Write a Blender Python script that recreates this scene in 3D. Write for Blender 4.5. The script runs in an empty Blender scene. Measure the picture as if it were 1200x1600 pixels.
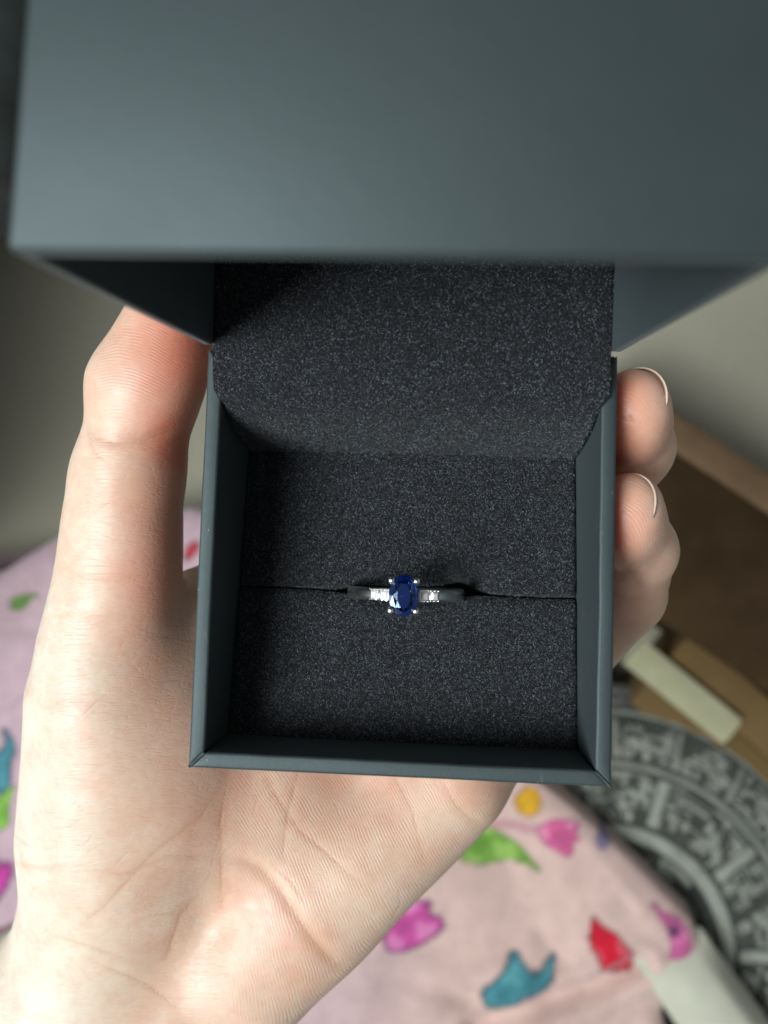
import bpy, math, random
import numpy as np
from mathutils import Vector, Matrix

random.seed(7)
rng = np.random.default_rng(7)
scene = bpy.context.scene

# All shapes are written in millimetres: x right, y away from the viewer, z up,
# with the rim of the ring box at z = 0.  W() turns them into metres above the floor.  Hand, cloth and floor item points were unprojected from image pixels at guessed depths.
FLOOR = -520.0
def W(p):
    p = np.asarray(p, dtype=np.float64)
    return (p - np.array([0.0, 0.0, FLOOR])) * 0.001

# ------------------------------------------------------------------ camera
cam_data = bpy.data.cameras.new("camera")
cam = bpy.data.objects.new("camera", cam_data)
scene.collection.objects.link(cam)
scene.camera = cam
RC = ((0.9978965, -0.0290761, 0.0579409), (0.0328354, 0.9973434, -0.0650229), (-0.0558964, 0.0667887, 0.9962002))
mw = Matrix(RC).to_4x4()
mw.translation = Vector(W((3.938, -31.621, 120.023)))
cam.matrix_world = mw
cam_data.sensor_fit = 'HORIZONTAL'
cam_data.sensor_width = 4.704
cam_data.lens = 5.1
cam_data.clip_start = 0.005
cam_data.clip_end = 20.0
cam_data.dof.use_dof = True
cam_data.dof.focus_distance = 0.131
cam_data.dof.aperture_fstop = 2.6

# ------------------------------------------------------------------ light
world = bpy.data.worlds.new("World")
scene.world = world
world.use_nodes = True
bg = world.node_tree.nodes["Background"]
bg.inputs[0].default_value = (0.86, 0.95, 1.0, 1)
bg.inputs[1].default_value = 0.21

def area_light(name, loc_mm, target_mm, sx, sy, power, color):
    d = bpy.data.lights.new(name, 'AREA')
    d.shape = 'RECTANGLE'; d.size = sx; d.size_y = sy
    d.energy = power; d.color = color
    o = bpy.data.objects.new(name, d)
    scene.collection.objects.link(o)
    a = Vector(W(loc_mm)); b = Vector(W(target_mm))
    o.location = a
    o.rotation_euler = (b - a).to_track_quat('-Z', 'Y').to_euler()
    return o
area_light("window_light", (-1040, -560, 1540), (0, -30, -40), 0.76, 1.0, 60.0, (0.90, 0.97, 1.0))

scene.view_settings.view_transform = 'Standard'
scene.view_settings.look = 'None'
scene.view_settings.exposure = 0.0
scene.view_settings.gamma = 1.0
scene.view_settings.use_curve_mapping = False
scene.render.engine = 'CYCLES'
scene.cycles.use_denoising = True
scene.cycles.max_bounces = 6
scene.cycles.use_adaptive_sampling = True
scene.cycles.adaptive_threshold = 0.02
scene.cycles.sample_clamp_indirect = 6.0

# ------------------------------------------------------------------ helpers
col = scene.collection
ORIGIN = {}

def tag(o, label=None, cat=None, group=None, kind=None):
    if label: o["label"] = label
    if cat: o["category"] = cat
    if group: o["group"] = group
    if kind: o["kind"] = kind
    return o

def thing(name, base_mm, label, cat):
    o = bpy.data.objects.new(name, None)
    o.empty_display_size = 0.01
    col.objects.link(o)
    w = W(base_mm)
    o.location = Vector(w)
    ORIGIN[o.name] = w
    return tag(o, label, cat)

def link_mesh(name, verts_mm, faces, mat, parent=None, smooth=True, attrs=None, base=None):
    """verts in mm (rim frame) -> one mesh object, child of parent when given"""
    v = W(verts_mm)
    if parent is not None:
        org = ORIGIN[parent.name]
    else:
        org = W(base) if base is not None else np.array([v[:, 0].mean(), v[:, 1].mean(), v[:, 2].min()])
    me = bpy.data.meshes.new(name)
    vl = v - org
    if isinstance(faces, np.ndarray):
        n, k = faces.shape
        me.vertices.add(len(vl)); me.vertices.foreach_set("co", vl.astype(np.float32).ravel())
        me.loops.add(n * k); me.loops.foreach_set("vertex_index", faces.astype(np.int32).ravel())
        me.polygons.add(n); me.polygons.foreach_set("loop_start", np.arange(0, n * k, k, dtype=np.int32))
        me.update(calc_edges=True); me.validate()
    else:
        me.from_pydata([tuple(a) for a in vl], [], faces); me.update()
    if smooth:
        me.polygons.foreach_set("use_smooth", np.ones(len(me.polygons), dtype=bool))
    for an, av in (attrs or {}).items():
        av = np.asarray(av, dtype=np.float32)
        if av.ndim == 1:
            at = me.attributes.new(an, 'FLOAT', 'POINT'); at.data.foreach_set("value", av)
        else:
            at = me.attributes.new(an, 'FLOAT_COLOR', 'POINT')
            c4 = np.ones((len(av), 4), np.float32); c4[:, :3] = av
            at.data.foreach_set("color", c4.ravel())
    me.materials.append(mat)
    o = bpy.data.objects.new(name, me)
    col.objects.link(o)
    if parent is not None:
        o.parent = parent
        ORIGIN[o.name] = org
    else:
        o.location = Vector(org)
        ORIGIN[o.name] = org
    return o

def bevel(o, w_mm, seg=3, angle=35):
    m = o.modifiers.new("bevel", 'BEVEL')
    m.width = w_mm * 0.001; m.segments = seg; m.limit_method = 'ANGLE'; m.angle_limit = math.radians(angle)
    m.harden_normals = False
    return o

def grid_faces(nu, nv, wrap_u=False):
    f = []
    I = np.arange(nu * nv).reshape(nu, nv)
    A = I if not wrap_u else np.vstack([I, I[:1]])
    return np.stack([A[:-1, :-1], A[1:, :-1], A[1:, 1:], A[:-1, 1:]], -1).reshape(-1, 4)

HEX = [(0, 3, 2, 1), (4, 5, 6, 7), (0, 1, 5, 4), (1, 2, 6, 5), (2, 3, 7, 6), (3, 0, 4, 7)]

# ------------------------------------------------------------------ material helpers
def new_mat(name):
    m = bpy.data.materials.new(name); m.use_nodes = True
    nt = m.node_tree
    return m, nt, nt.nodes["Principled BSDF"]

def node(nt, kind, **kw):
    n = nt.nodes.new(kind)
    for k, v in kw.items():
        if k.startswith("i_"):
            n.inputs[k[2:].replace("_", " ")].default_value = v
        else:
            setattr(n, k, v)
    return n

def ramp(nt, fac, stops):
    r = nt.nodes.new("ShaderNodeValToRGB")
    e = r.color_ramp.elements
    while len(e) < len(stops): e.new(0.5)
    for k, (p, c) in enumerate(stops):
        e[k].position = p
        e[k].color = (c, c, c, 1) if isinstance(c, (int, float)) else (*c, 1)
    nt.links.new(fac, r.inputs[0])
    return r.outputs[0]

def noise(nt, scale, detail=3.0, rough=0.55, coord=None, distortion=0.0):
    n = nt.nodes.new("ShaderNodeTexNoise")
    n.inputs["Scale"].default_value = scale; n.inputs["Detail"].default_value = detail
    n.inputs["Roughness"].default_value = rough; n.inputs["Distortion"].default_value = distortion
    if coord is not None: nt.links.new(coord, n.inputs["Vector"])
    return n.outputs["Fac"]

def objcoord(nt):
    return nt.nodes.new("ShaderNodeTexCoord").outputs["Object"]

def math_n(nt, op, a, b=None, c=None, clamp=False):
    n = nt.nodes.new("ShaderNodeMath"); n.operation = op; n.use_clamp = clamp
    for k, v in enumerate((a, b, c)):
        if v is None: continue
        if isinstance(v, (int, float)): n.inputs[k].default_value = v
        else: nt.links.new(v, n.inputs[k])
    return n.outputs[0]

def mix_c(nt, fac, a, b, blend='MIX'):
    n = nt.nodes.new("ShaderNodeMix"); n.data_type = 'RGBA'; n.blend_type = blend
    if isinstance(fac, (int, float)): n.inputs[0].default_value = fac
    else: nt.links.new(fac, n.inputs[0])
    for k, v in ((6, a), (7, b)):
        if isinstance(v, tuple): n.inputs[k].default_value = (*v, 1)
        else: nt.links.new(v, n.inputs[k])
    return n.outputs[2]

def bump(nt, height, strength, dist_m, normal=None):
    b = nt.nodes.new("ShaderNodeBump")
    b.inputs["Strength"].default_value = strength
    b.inputs["Distance"].default_value = dist_m
    nt.links.new(height, b.inputs["Height"])
    if normal is not None: nt.links.new(normal, b.inputs["Normal"])
    return b.outputs[0]

def attr(nt, name):
    a = nt.nodes.new("ShaderNodeAttribute"); a.attribute_name = name
    return a

# ------------------------------------------------------------------ materials
def paper_material(name, dust):
    m, nt, p = new_mat(name)
    co = objcoord(nt)
    n1 = noise(nt, 60, 4, 0.6, co)
    n2 = noise(nt, 2600, 3, 0.6, co)
    base = ramp(nt, n1, [(0.3, (0.0110, 0.0155, 0.0165)), (0.7, (0.014, 0.0195, 0.0205))])
    # pale dust specks caught on the wrap
    vo = node(nt, "ShaderNodeTexVoronoi", i_Scale=640.0); nt.links.new(co, vo.inputs["Vector"])
    speck = ramp(nt, vo.outputs["Distance"], [(0.035, 1.0), (0.06, 0.0)])
    keep = ramp(nt, noise(nt, 330, 1, 0.5, co), [(0.54, 0.0), (0.57, 1.0)])
    sp = math_n(nt, 'MULTIPLY', speck, keep)
    mp = node(nt, "ShaderNodeMapping"); mp.inputs["Rotation"].default_value = (0.2, 0.1, 0.5); mp.inputs["Scale"].default_value = (1.0, 0.25, 0.6)
    nt.links.new(co, mp.inputs["Vector"])
    scuff = ramp(nt, noise(nt, 700, 3, 0.6, mp.outputs[0]), [(0.64, 0.0), (0.72, 0.35 * dust)])
    base = mix_c(nt, math_n(nt, 'MULTIPLY', scuff, ramp(nt, noise(nt, 70, 2, 0.5, co), [(0.5, 0.0), (0.6, 1.0)])), base, (0.10, 0.12, 0.12))
    nt.links.new(mix_c(nt, math_n(nt, 'MULTIPLY', sp, dust), base, (0.45, 0.47, 0.45)), p.inputs["Base Color"])
    nt.links.new(ramp(nt, n1, [(0.2, 0.57), (0.8, 0.65)]), p.inputs["Roughness"])
    p.inputs["Specular IOR Level"].default_value = 1.0
    p.inputs["Specular Tint"].default_value = (0.81, 0.98, 0.98, 1)
    p.inputs["Sheen Weight"].default_value = 0.08
    p.inputs["Sheen Roughness"].default_value = 0.5
    p.inputs["Sheen Tint"].default_value = (0.75, 0.9, 0.95, 1)
    nb = bump(nt, noise(nt, 520, 4, 0.6, co), 0.25, 0.00010)
    nt.links.new(bump(nt, n2, 0.45, 0.00006, nb), p.inputs["Normal"])
    return m

def foam_material(name="velvet_foam", dark=1.0):
    m, nt, p = new_mat(name)
    co = objcoord(nt)
    n1 = noise(nt, 2600, 2, 0.7, co)
    n2 = noise(nt, 180, 3, 0.5, co)
    c = ramp(nt, n1, [(0.36, (0.0025, 0.0028, 0.0036)), (0.58, (0.012, 0.013, 0.016)), (0.74, (0.040, 0.044, 0.052))])
    c2 = mix_c(nt, ramp(nt, n2, [(0.3, 0.0), (0.7, 0.30)]), c, (0.004, 0.004, 0.005))
    nt.links.new(c2, p.inputs["Base Color"])
    p.inputs["Roughness"].default_value = 0.85
    p.inputs["Specular IOR Level"].default_value = 0.25
    p.inputs["Sheen Weight"].default_value = 0.12
    p.inputs["Sheen Roughness"].default_value = 0.5
    nt.links.new(bump(nt, n1, 1.0, 0.0003), p.inputs["Normal"])
    return m

def fibre_material():
    m, nt, p = new_mat("foam_fibre")
    co = objcoord(nt)
    c = ramp(nt, attr(nt, "tone").outputs["Fac"], [(0.0, (0.008, 0.009, 0.012)), (0.5, (0.046, 0.051, 0.057)), (1.0, (0.36, 0.40, 0.44))])
    nt.links.new(c, p.inputs["Base Color"])
    p.inputs["Roughness"].default_value = 0.38
    p.inputs["Specular IOR Level"].default_value = 0.6
    return m

def simple(name, color, rough, metal=0.0, nscale=None, namp=0.12, bscale=None, bdist=0.0002, bstr=0.5, spec=0.5, sheen=0.0):
    m, nt, p = new_mat(name)
    co = objcoord(nt)
    if nscale:
        n = noise(nt, nscale, 4, 0.6, co)
        lo = tuple(c * (1 - namp) for c in color); hi = tuple(min(1, c * (1 + namp)) for c in color)
        nt.links.new(ramp(nt, n, [(0.3, lo), (0.7, hi)]), p.inputs["Base Color"])
    else:
        p.inputs["Base Color"].default_value = (*color, 1)
    p.inputs["Roughness"].default_value = rough
    p.inputs["Metallic"].default_value = metal
    p.inputs["Specular IOR Level"].default_value = spec
    p.inputs["Sheen Weight"].default_value = sheen
    if bscale:
        nt.links.new(bump(nt, noise(nt, bscale, 4, 0.6, co), bstr, bdist), p.inputs["Normal"])
    return m

def print_material(name, rough=0.85, weave=1400, sheen=0.3, dist=0.0003):
    """cloth whose dye colour is a printed pattern stored in the mesh"""
    m, nt, p = new_mat(name)
    co = objcoord(nt)
    a = attr(nt, "dye")
    n = noise(nt, 90, 4, 0.6, co)
    c = mix_c(nt, 1.0, a.outputs["Color"], ramp(nt, n, [(0.3, 0.88), (0.7, 1.08)]), 'MULTIPLY')
    nt.links.new(c, p.inputs["Base Color"])
    p.inputs["Roughness"].default_value = rough
    p.inputs["Sheen Weight"].default_value = sheen
    p.inputs["Specular IOR Level"].default_value = 0.2
    nt.links.new(bump(nt, noise(nt, weave, 2, 0.6, co), 0.5, dist), p.inputs["Normal"])
    return m

def skin_material():
    m, nt, p = new_mat("skin")
    co = objcoord(nt)
    red = attr(nt, "flush").outputs["Fac"]
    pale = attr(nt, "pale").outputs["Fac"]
    phase = attr(nt, "ridge_phase").outputs["Fac"]
    rmask = attr(nt, "ridge").outputs["Fac"]
    cre = attr(nt, "crease").outputs["Fac"]
    cd = math_n(nt, 'ADD', attr(nt, "crease_dist").outputs["Fac"], math_n(nt, 'MULTIPLY', math_n(nt, 'SUBTRACT', noise(nt, 400, 3, 0.6, co), 0.42), 0.5))
    blot = noise(nt, 95, 4, 0.6, co)
    fine = noise(nt, 700, 3, 0.6, co)
    c = ramp(nt, blot, [(0.30, (0.69, 0.460, 0.330)), (0.52, (0.73, 0.530, 0.400)), (0.75, (0.76, 0.59, 0.45))])
    c = mix_c(nt, pale, c, (0.77, 0.70, 0.57))  # window sheen mixed into the skin colour
    rosy = ramp(nt, noise(nt, 150, 4, 0.65, co), [(0.44, 0.0), (0.70, 0.36)])
    c = mix_c(nt, rosy, c, (0.70, 0.33, 0.22))
    c = mix_c(nt, red, c, (0.70, 0.185, 0.10))
    c = mix_c(nt, math_n(nt, 'MULTIPLY', cre, 0.35), c, (0.60, 0.27, 0.14))
    c = mix_c(nt, ramp(nt, cd, [(0.10, 0.16), (0.45, 0.0)]), c, (0.60, 0.28, 0.14))
    c = mix_c(nt, ramp(nt, fine, [(0.35, 0.10), (0.6, 0.0)]), c, (0.5, 0.30, 0.2))
    nt.links.new(c, p.inputs["Base Color"])
    p.inputs["Subsurface Weight"].default_value = 0.8
    p.inputs["Subsurface Radius"].default_value = (1.0, 0.36, 0.18)
    p.inputs["Subsurface Scale"].default_value = 0.0036
    p.inputs["Roughness"].default_value = 0.46
    nt.links.new(ramp(nt, fine, [(0.3, 0.41), (0.7, 0.53)]), p.inputs["Roughness"])
    p.inputs["Specular IOR Level"].default_value = 0.5
    # friction ridges, following the phase laid out on the mesh
    wob = math_n(nt, 'MULTIPLY', math_n(nt, 'SUBTRACT', noise(nt, 260, 2, 0.5, co), 0.5), 0.9)
    s = math_n(nt, 'SINE', math_n(nt, 'MULTIPLY', math_n(nt, 'ADD', phase, wob), 2 * math.pi / 0.52))
    brk = ramp(nt, noise(nt, 420, 3, 0.6, co), [(0.38, 0.0), (0.62, 1.0)])
    ridge = math_n(nt, 'MULTIPLY', math_n(nt, 'MULTIPLY', s, rmask), brk)
    n0 = bump(nt, ridge, 0.36, 0.00006)
    # fine crossing skin lines: two stretched noises
    def lines(rot, sx, sy, scale):
        mp = node(nt, "ShaderNodeMapping"); mp.inputs["Rotation"].default_value = (0, 0, rot); mp.inputs["Scale"].default_value = (sx, sy, (sx + sy) * .5)
        nt.links.new(co, mp.inputs["Vector"])
        f = noise(nt, scale, 2, 0.5, mp.outputs[0])
        return math_n(nt, 'ABSOLUTE', math_n(nt, 'SUBTRACT', f, 0.5))
    l1 = ramp(nt, lines(0.35, 0.35, 2.2, 420), [(0.0, 0.0), (0.05, 1.0)])
    l2 = ramp(nt, lines(-0.7, 0.3, 1.8, 330), [(0.0, 0.0), (0.035, 1.0)])
    inv = math_n(nt, 'SUBTRACT', 1.0, math_n(nt, 'MULTIPLY', rmask, 0.8))
    n1 = bump(nt, math_n(nt, 'MULTIPLY', l1, inv), 0.34, 0.00008, n0)
    n2 = bump(nt, math_n(nt, 'MULTIPLY', l2, inv), 0.28, 0.00008, n1)
    cl = ramp(nt, cd, [(0.08, 0.0), (0.50, 1.0)])
    n2 = bump(nt, cl, 0.32, 0.00018, n2)
    n3 = bump(nt, noise(nt, 1300, 3, 0.6, co), 0.28, 0.00008, n2)
    nt.links.new(n3, p.inputs["Normal"])
    return m

PAPER = paper_material("soft_touch_paper", 1.0)
LIDPAPER = paper_material("clean_soft_touch_paper", 0.0)
FOAM = foam_material()
FIBRE = fibre_material()
SKIN = skin_material()

# ------------------------------------------------------------------ setting: carpet
def carpet():
    m, nt, p = new_mat("carpet_pile")
    co = objcoord(nt)
    n1 = noise(nt, 700, 4, 0.7, co); n2 = noise(nt, 9, 3, 0.5, co)
    c = ramp(nt, n1, [(0.3, (0.46, 0.425, 0.32)), (0.7, (0.58, 0.54, 0.42))])
    c = mix_c(nt, ramp(nt, n2, [(0.35, 0.0), (0.7, 0.25)]), c, (0.45, 0.42, 0.32))
    nt.links.new(c, p.inputs["Base Color"]); p.inputs["Roughness"].default_value = 0.95
    p.inputs["Specular IOR Level"].default_value = 0.1
    nt.links.new(bump(nt, n1, 0.8, 0.003), p.inputs["Normal"])
    n = 41
    xs = np.linspace(-1400, 1400, n); X, Y = np.meshgrid(xs, xs, indexing='ij')
    Z = np.full_like(X, FLOOR) + rng.normal(0, 0.6, X.shape)
    o = link_mesh("carpet", np.stack([X, Y, Z], -1).reshape(-1, 3), grid_faces(n, n), m, base=(0, 0, FLOOR))
    tag(o, "beige short pile carpet under everything", "carpet", kind="structure")
carpet()

# ------------------------------------------------------------------ ring box
BW, BL, TH, BH = 30.0, 61.4, 2.3, 36.0       # half width, length, wall, base height
LA = 0.136                                    # forward lean of the open lid
LU, LD = 58.7, 29.0                           # lid length along the lean, lid depth
U = np.array([0, -math.sin(LA), math.cos(LA)]); V = np.array([0, math.cos(LA), math.sin(LA)]); XA = np.array([1.0, 0, 0])
def lid_pt(x, u, v): return XA * x * (1 - 0.088 * (v / LD) * (u / LU)) + U * u + V * v   # lid front wall narrowed towards the lid's top to match the image edge

box = thing("ring_box", (0, -BL / 2, -BH), "open dark slate ring box with raised lid, held in the hand", "ring box")

def wall_piece(name, outline_xy_outer, outline_xy_inner, z0, z1, parent, seg=26, wob=0.10, seed=0, bev=0.45):
    """one paper wrapped wall with mitred ends; the rim wavers slightly like hand wrapped card"""
    r = np.random.default_rng(seed)
    (ax, ay), (bx, by) = outline_xy_outer; (cx, cy), (dx, dy) = outline_xy_inner
    t = np.linspace(0, 1, seg + 1)
    k = np.convolve(r.normal(0, 1, seg + 9), np.ones(5) / 5, 'same')[4:4 + seg + 1]; k[0] = k[-1] = 0
    k2 = np.convolve(r.normal(0, 1, seg + 9), np.ones(5) / 5, 'same')[4:4 + seg + 1]; k2[0] = k2[-1] = 0
    vs = []
    ex, ey = cx - ax, cy - ay
    nx, ny = np.array([-(by - ay), bx - ax]) / math.hypot(bx - ax, by - ay)
    for i, s in enumerate(t):
        ox, oy = ax + (bx - ax) * s, ay + (by - ay) * s
        ix, iy = cx + (dx - cx) * s, cy + (dy - cy) * s
        w = wob * k[i]; w2 = wob * k2[i]
        vs += [(ox, oy, z0), (ix, iy, z0), (ix + nx * w2, iy + ny * w2, z1 + 0.5 * w), (ox + nx * w * .4, oy + ny * w * .4, z1 + 0.5 * w2)]
    fs = [(3, 2, 1, 0), tuple(4 * seg + q for q in (0, 1, 2, 3))]
    for i in range(seg):
        a = 4 * i; b = a + 4
        for q in range(4):
            r_ = (q + 1) % 4
            fs.append((a + q, a + r_, b + r_, b + q))
    o = link_mesh(name, np.array(vs), fs, PAPER, parent)
    import bmesh
    bm = bmesh.new(); bm.from_mesh(o.data); bmesh.ops.recalc_face_normals(bm, faces=bm.faces); bm.to_mesh(o.data); bm.free()
    bevel(o, bev, 3, 40)
    return o

def base_part():
    # bottom board of the base with four mitred walls
    v = np.array([(-BW + .1, -BL + .1, -BH), (BW - .1, -BL + .1, -BH), (BW - .1, -.1, -BH), (-BW + .1, -.1, -BH),
                  (-BW + .1, -BL + .1, -BH + 1.8), (BW - .1, -BL + .1, -BH + 1.8), (BW - .1, -.1, -BH + 1.8), (-BW + .1, -.1, -BH + 1.8)])
    b = link_mesh("base", v, HEX, PAPER, box, smooth=False)
    g = 0.05
    i = TH
    wall_piece("base_wall", ((-BW, -BL + g), (-BW, -g)), ((-BW + i, -BL + i + g), (-BW + i, -i - g)), -BH + 1.9, 0, b, seed=1)
    wall_piece("base_wall", ((BW, -g), (BW, -BL + g)), ((BW - i, -i - g), (BW - i, -BL + i + g)), -BH + 1.9, 0, b, seed=2)
    wall_piece("base_wall", ((BW - g, -BL), (-BW + g, -BL)), ((BW - i - g, -BL + i), (-BW + i + g, -BL + i)), -BH + 1.9, 0, b, seed=3)
    wall_piece("base_wall", ((-BW + g, -.15), (BW - g, -.15)), ((-BW + i + g, -i), (BW - i - g, -i)), -BH + 1.9, -0.4, b, seed=4)
    # folded paper tucks at the two front corners
    for sx in (-1, 1):
        n = 7
        vs = []; fs = []
        for k in range(n):
            t = k / (n - 1)
            x = sx * (BW - 0.1 - t * 2.1); y = -BL + 0.1 + t * 2.1
            h = 0.10 + 0.16 * math.sin(t * 9 + sx) * (1 - t)
            vs += [(x - 0.16, y - 0.16 * sx, -0.1), (x + 0.16, y + 0.16 * sx, -0.1), (x, y, h)]
        for k in range(n - 1):
            a = 3 * k
            for q in range(3):
                fs.append((a + q, a + (q + 1) % 3, a + 3 + (q + 1) % 3, a + 3 + q))
        fs += [(0, 1, 2), (3 * n - 1, 3 * n - 2, 3 * n - 3)]
        link_mesh("corner_tuck", np.array(vs), fs, PAPER, b)
base_part()

def lid_part():
    def slab(name, x0, x1, u0, u1, v0, v1, parent, bev=0.5):
        c = [(x0, u0, v0), (x1, u0, v0), (x1, u1, v0), (x0, u1, v0), (x0, u0, v1), (x1, u0, v1), (x1, u1, v1), (x0, u1, v1)]
        o = link_mesh(name, np.array([lid_pt(*q) for q in c]), HEX, LIDPAPER, parent, smooth=True)
        bevel(o, bev, 3)
        return o
    top = slab("lid", -BW, BW, 0.02, LU, LD - TH, LD, box, 0.6)
    slab("lid_front_wall", -BW, BW, LU - TH, LU, 0, LD - TH - .03, top, 0.6)
    slab("lid_hinge_wall", -BW, BW, 0.05, TH, 0.35, LD - TH - .03, top, 0.3)
    slab("lid_side_wall", -BW, -BW + 1.5, TH + .03, LU - TH - .03, 0, LD - TH - .03, top, 0.4)
    slab("lid_side_wall", BW - 1.5, BW, TH + .03, LU - TH - .03, 0, LD - TH - .03, top, 0.4)
lid_part()

def fibres(name, pos, nor, parent, length=(0.10, 0.32), rad=0.021, lift=0.12):
    """short fibres standing in the foam surface, three sided"""
    n = len(pos)
    r = np.random.default_rng(len(name) + n)
    a = r.normal(size=(n, 3)); a -= nor * (a * nor).sum(1, keepdims=True)
    a /= np.linalg.norm(a, axis=1, keepdims=True) + 1e-9
    b = np.cross(nor, a)
    L = r.uniform(length[0], length[1], (n, 1))
    up = r.uniform(-0.25, 0.65, (n, 1))
    p0 = pos + nor * r.uniform(-0.06, lift, (n, 1))
    p1 = p0 + (a + nor * up) * L
    R_ = rad * r.uniform(0.6, 1.5, (n, 1))
    vs = np.empty((n, 6, 3))
    for k, pp in enumerate((p0, p1)):
        for q in range(3):
            th = q * 2 * math.pi / 3
            vs[:, k * 3 + q] = pp + b * (math.cos(th) * R_) + nor * (math.sin(th) * R_)
    base_f = np.array([[0, 1, 4, 3], [1, 2, 5, 4], [2, 0, 3, 5]])
    fs = (np.arange(n)[:, None, None] * 6 + base_f[None]).reshape(-1, 4)
    tone = np.repeat(r.random(n) ** 2.2, 6)
    o = link_mesh(name, vs.reshape(-1, 3), fs, FIBRE, parent, smooth=True, attrs=dict(tone=tone))
    o["kind"] = "stuff"
    return o

def sample_surface(P, n, seed):
    """random points + normals on a (nu,nv,3) sheet"""
    r = np.random.default_rng(seed)
    nu, nv = P.shape[:2]
    du = P[1:, :-1] - P[:-1, :-1]; dv = P[:-1, 1:] - P[:-1, :-1]
    N = np.cross(du, dv); A = np.linalg.norm(N, axis=-1)
    N /= A[..., None] + 1e-12
    if N[..., 2].mean() < 0: N = -N
    idx = r.choice(A.size, n, p=(A / A.sum()).ravel())
    i, j = np.unravel_index(idx, A.shape)
    u, v = r.random((n, 1)), r.random((n, 1))
    pos = P[i, j] + du[i, j] * u + dv[i, j] * v
    return pos, N[i, j]

SLIT = -35.8
def cushion_half(side, nfib, seed):
    nx, ny = 150, 64
    xs = np.linspace(-27.5, 27.5, nx)
    t = np.linspace(0, 1, ny) ** 1.25
    ring_zone = np.exp(-(np.abs(xs) / 9.8) ** 6)
    if side > 0:
        gap = 0.22 + 0.95 * ring_zone + 1.0 * np.exp(-((xs - 9.6) / 2.4) ** 2); y_end = -11.6
    else:
        gap = 0.22 + 0.95 * ring_zone; y_end = -59.05
    slit = SLIT + 0.12 * np.sin(xs * 0.22)
    Y = (slit + side * gap)[:, None] * (1 - t)[None] + y_end * t[None]
    X = np.repeat(xs[:, None], ny, 1)
    d = np.abs(Y - slit[:, None]) - gap[:, None]                 # distance from the slit's lip
    Z = -16.3 - 0.14 * (Y - SLIT) + 0.5 * np.cos(X / 27.5 * 1.3)
    roll = 1.5
    q = np.clip((roll - d) / roll, 0, 1)
    Z -= roll * (1 - np.sqrt(np.clip(1 - q ** 2, 0, 1))) * 0.9
    if side > 0:   # the foam is pushed down behind the right shoulder of the ring
        Z -= 8.0 * np.exp(-((X - 8.2) / 3.6) ** 2 - ((Y + 34.4) / 2.6) ** 2) + 1.6 * np.exp(-((X + 6) / 4.5) ** 2 - ((Y + 34.8) / 1.4) ** 2)
    else:
        Z -= 0.8 * np.exp(-(X / 10) ** 4 - ((Y + 37) / 1.6) ** 2)
    e = np.clip((1.0 - (27.5 - np.abs(X))) / 1.0, 0, 1); Z -= 0.9 * (1 - np.sqrt(np.clip(1 - e ** 2, 0, 1)))
    r = np.random.default_rng(seed)
    for _ in range(26):
        kx, ky = r.normal(0, .5, 2); Z += 0.022 * np.sin(kx * X + ky * Y + r.uniform(0, 6.28))
    top = np.stack([X, Y, Z], -1)
    # close the block: lip wall down into the slit, and sides
    lip = np.stack([xs, slit + side * (gap + 0.03), np.full(nx, -33.5)], -1)[:, None]
    endw = np.stack([xs, np.full(nx, y_end), np.full(nx, -33.5)], -1)[:, None]
    P = np.concatenate([lip, top, endw], 1)
    vs = P.reshape(-1, 3); f = grid_faces(nx, ny + 2)
    if side < 0: pass
    else: f = f
    caps = []
    o = link_mesh("cushion", vs, f, FOAM, box)
    pos, nor = sample_surface(top, nfib, seed + 50)
    fibres("foam_fibre", pos, nor, o)
    return o
cushion_half(+1, 95000, 11)
cushion_half(-1, 95000, 12)

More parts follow.
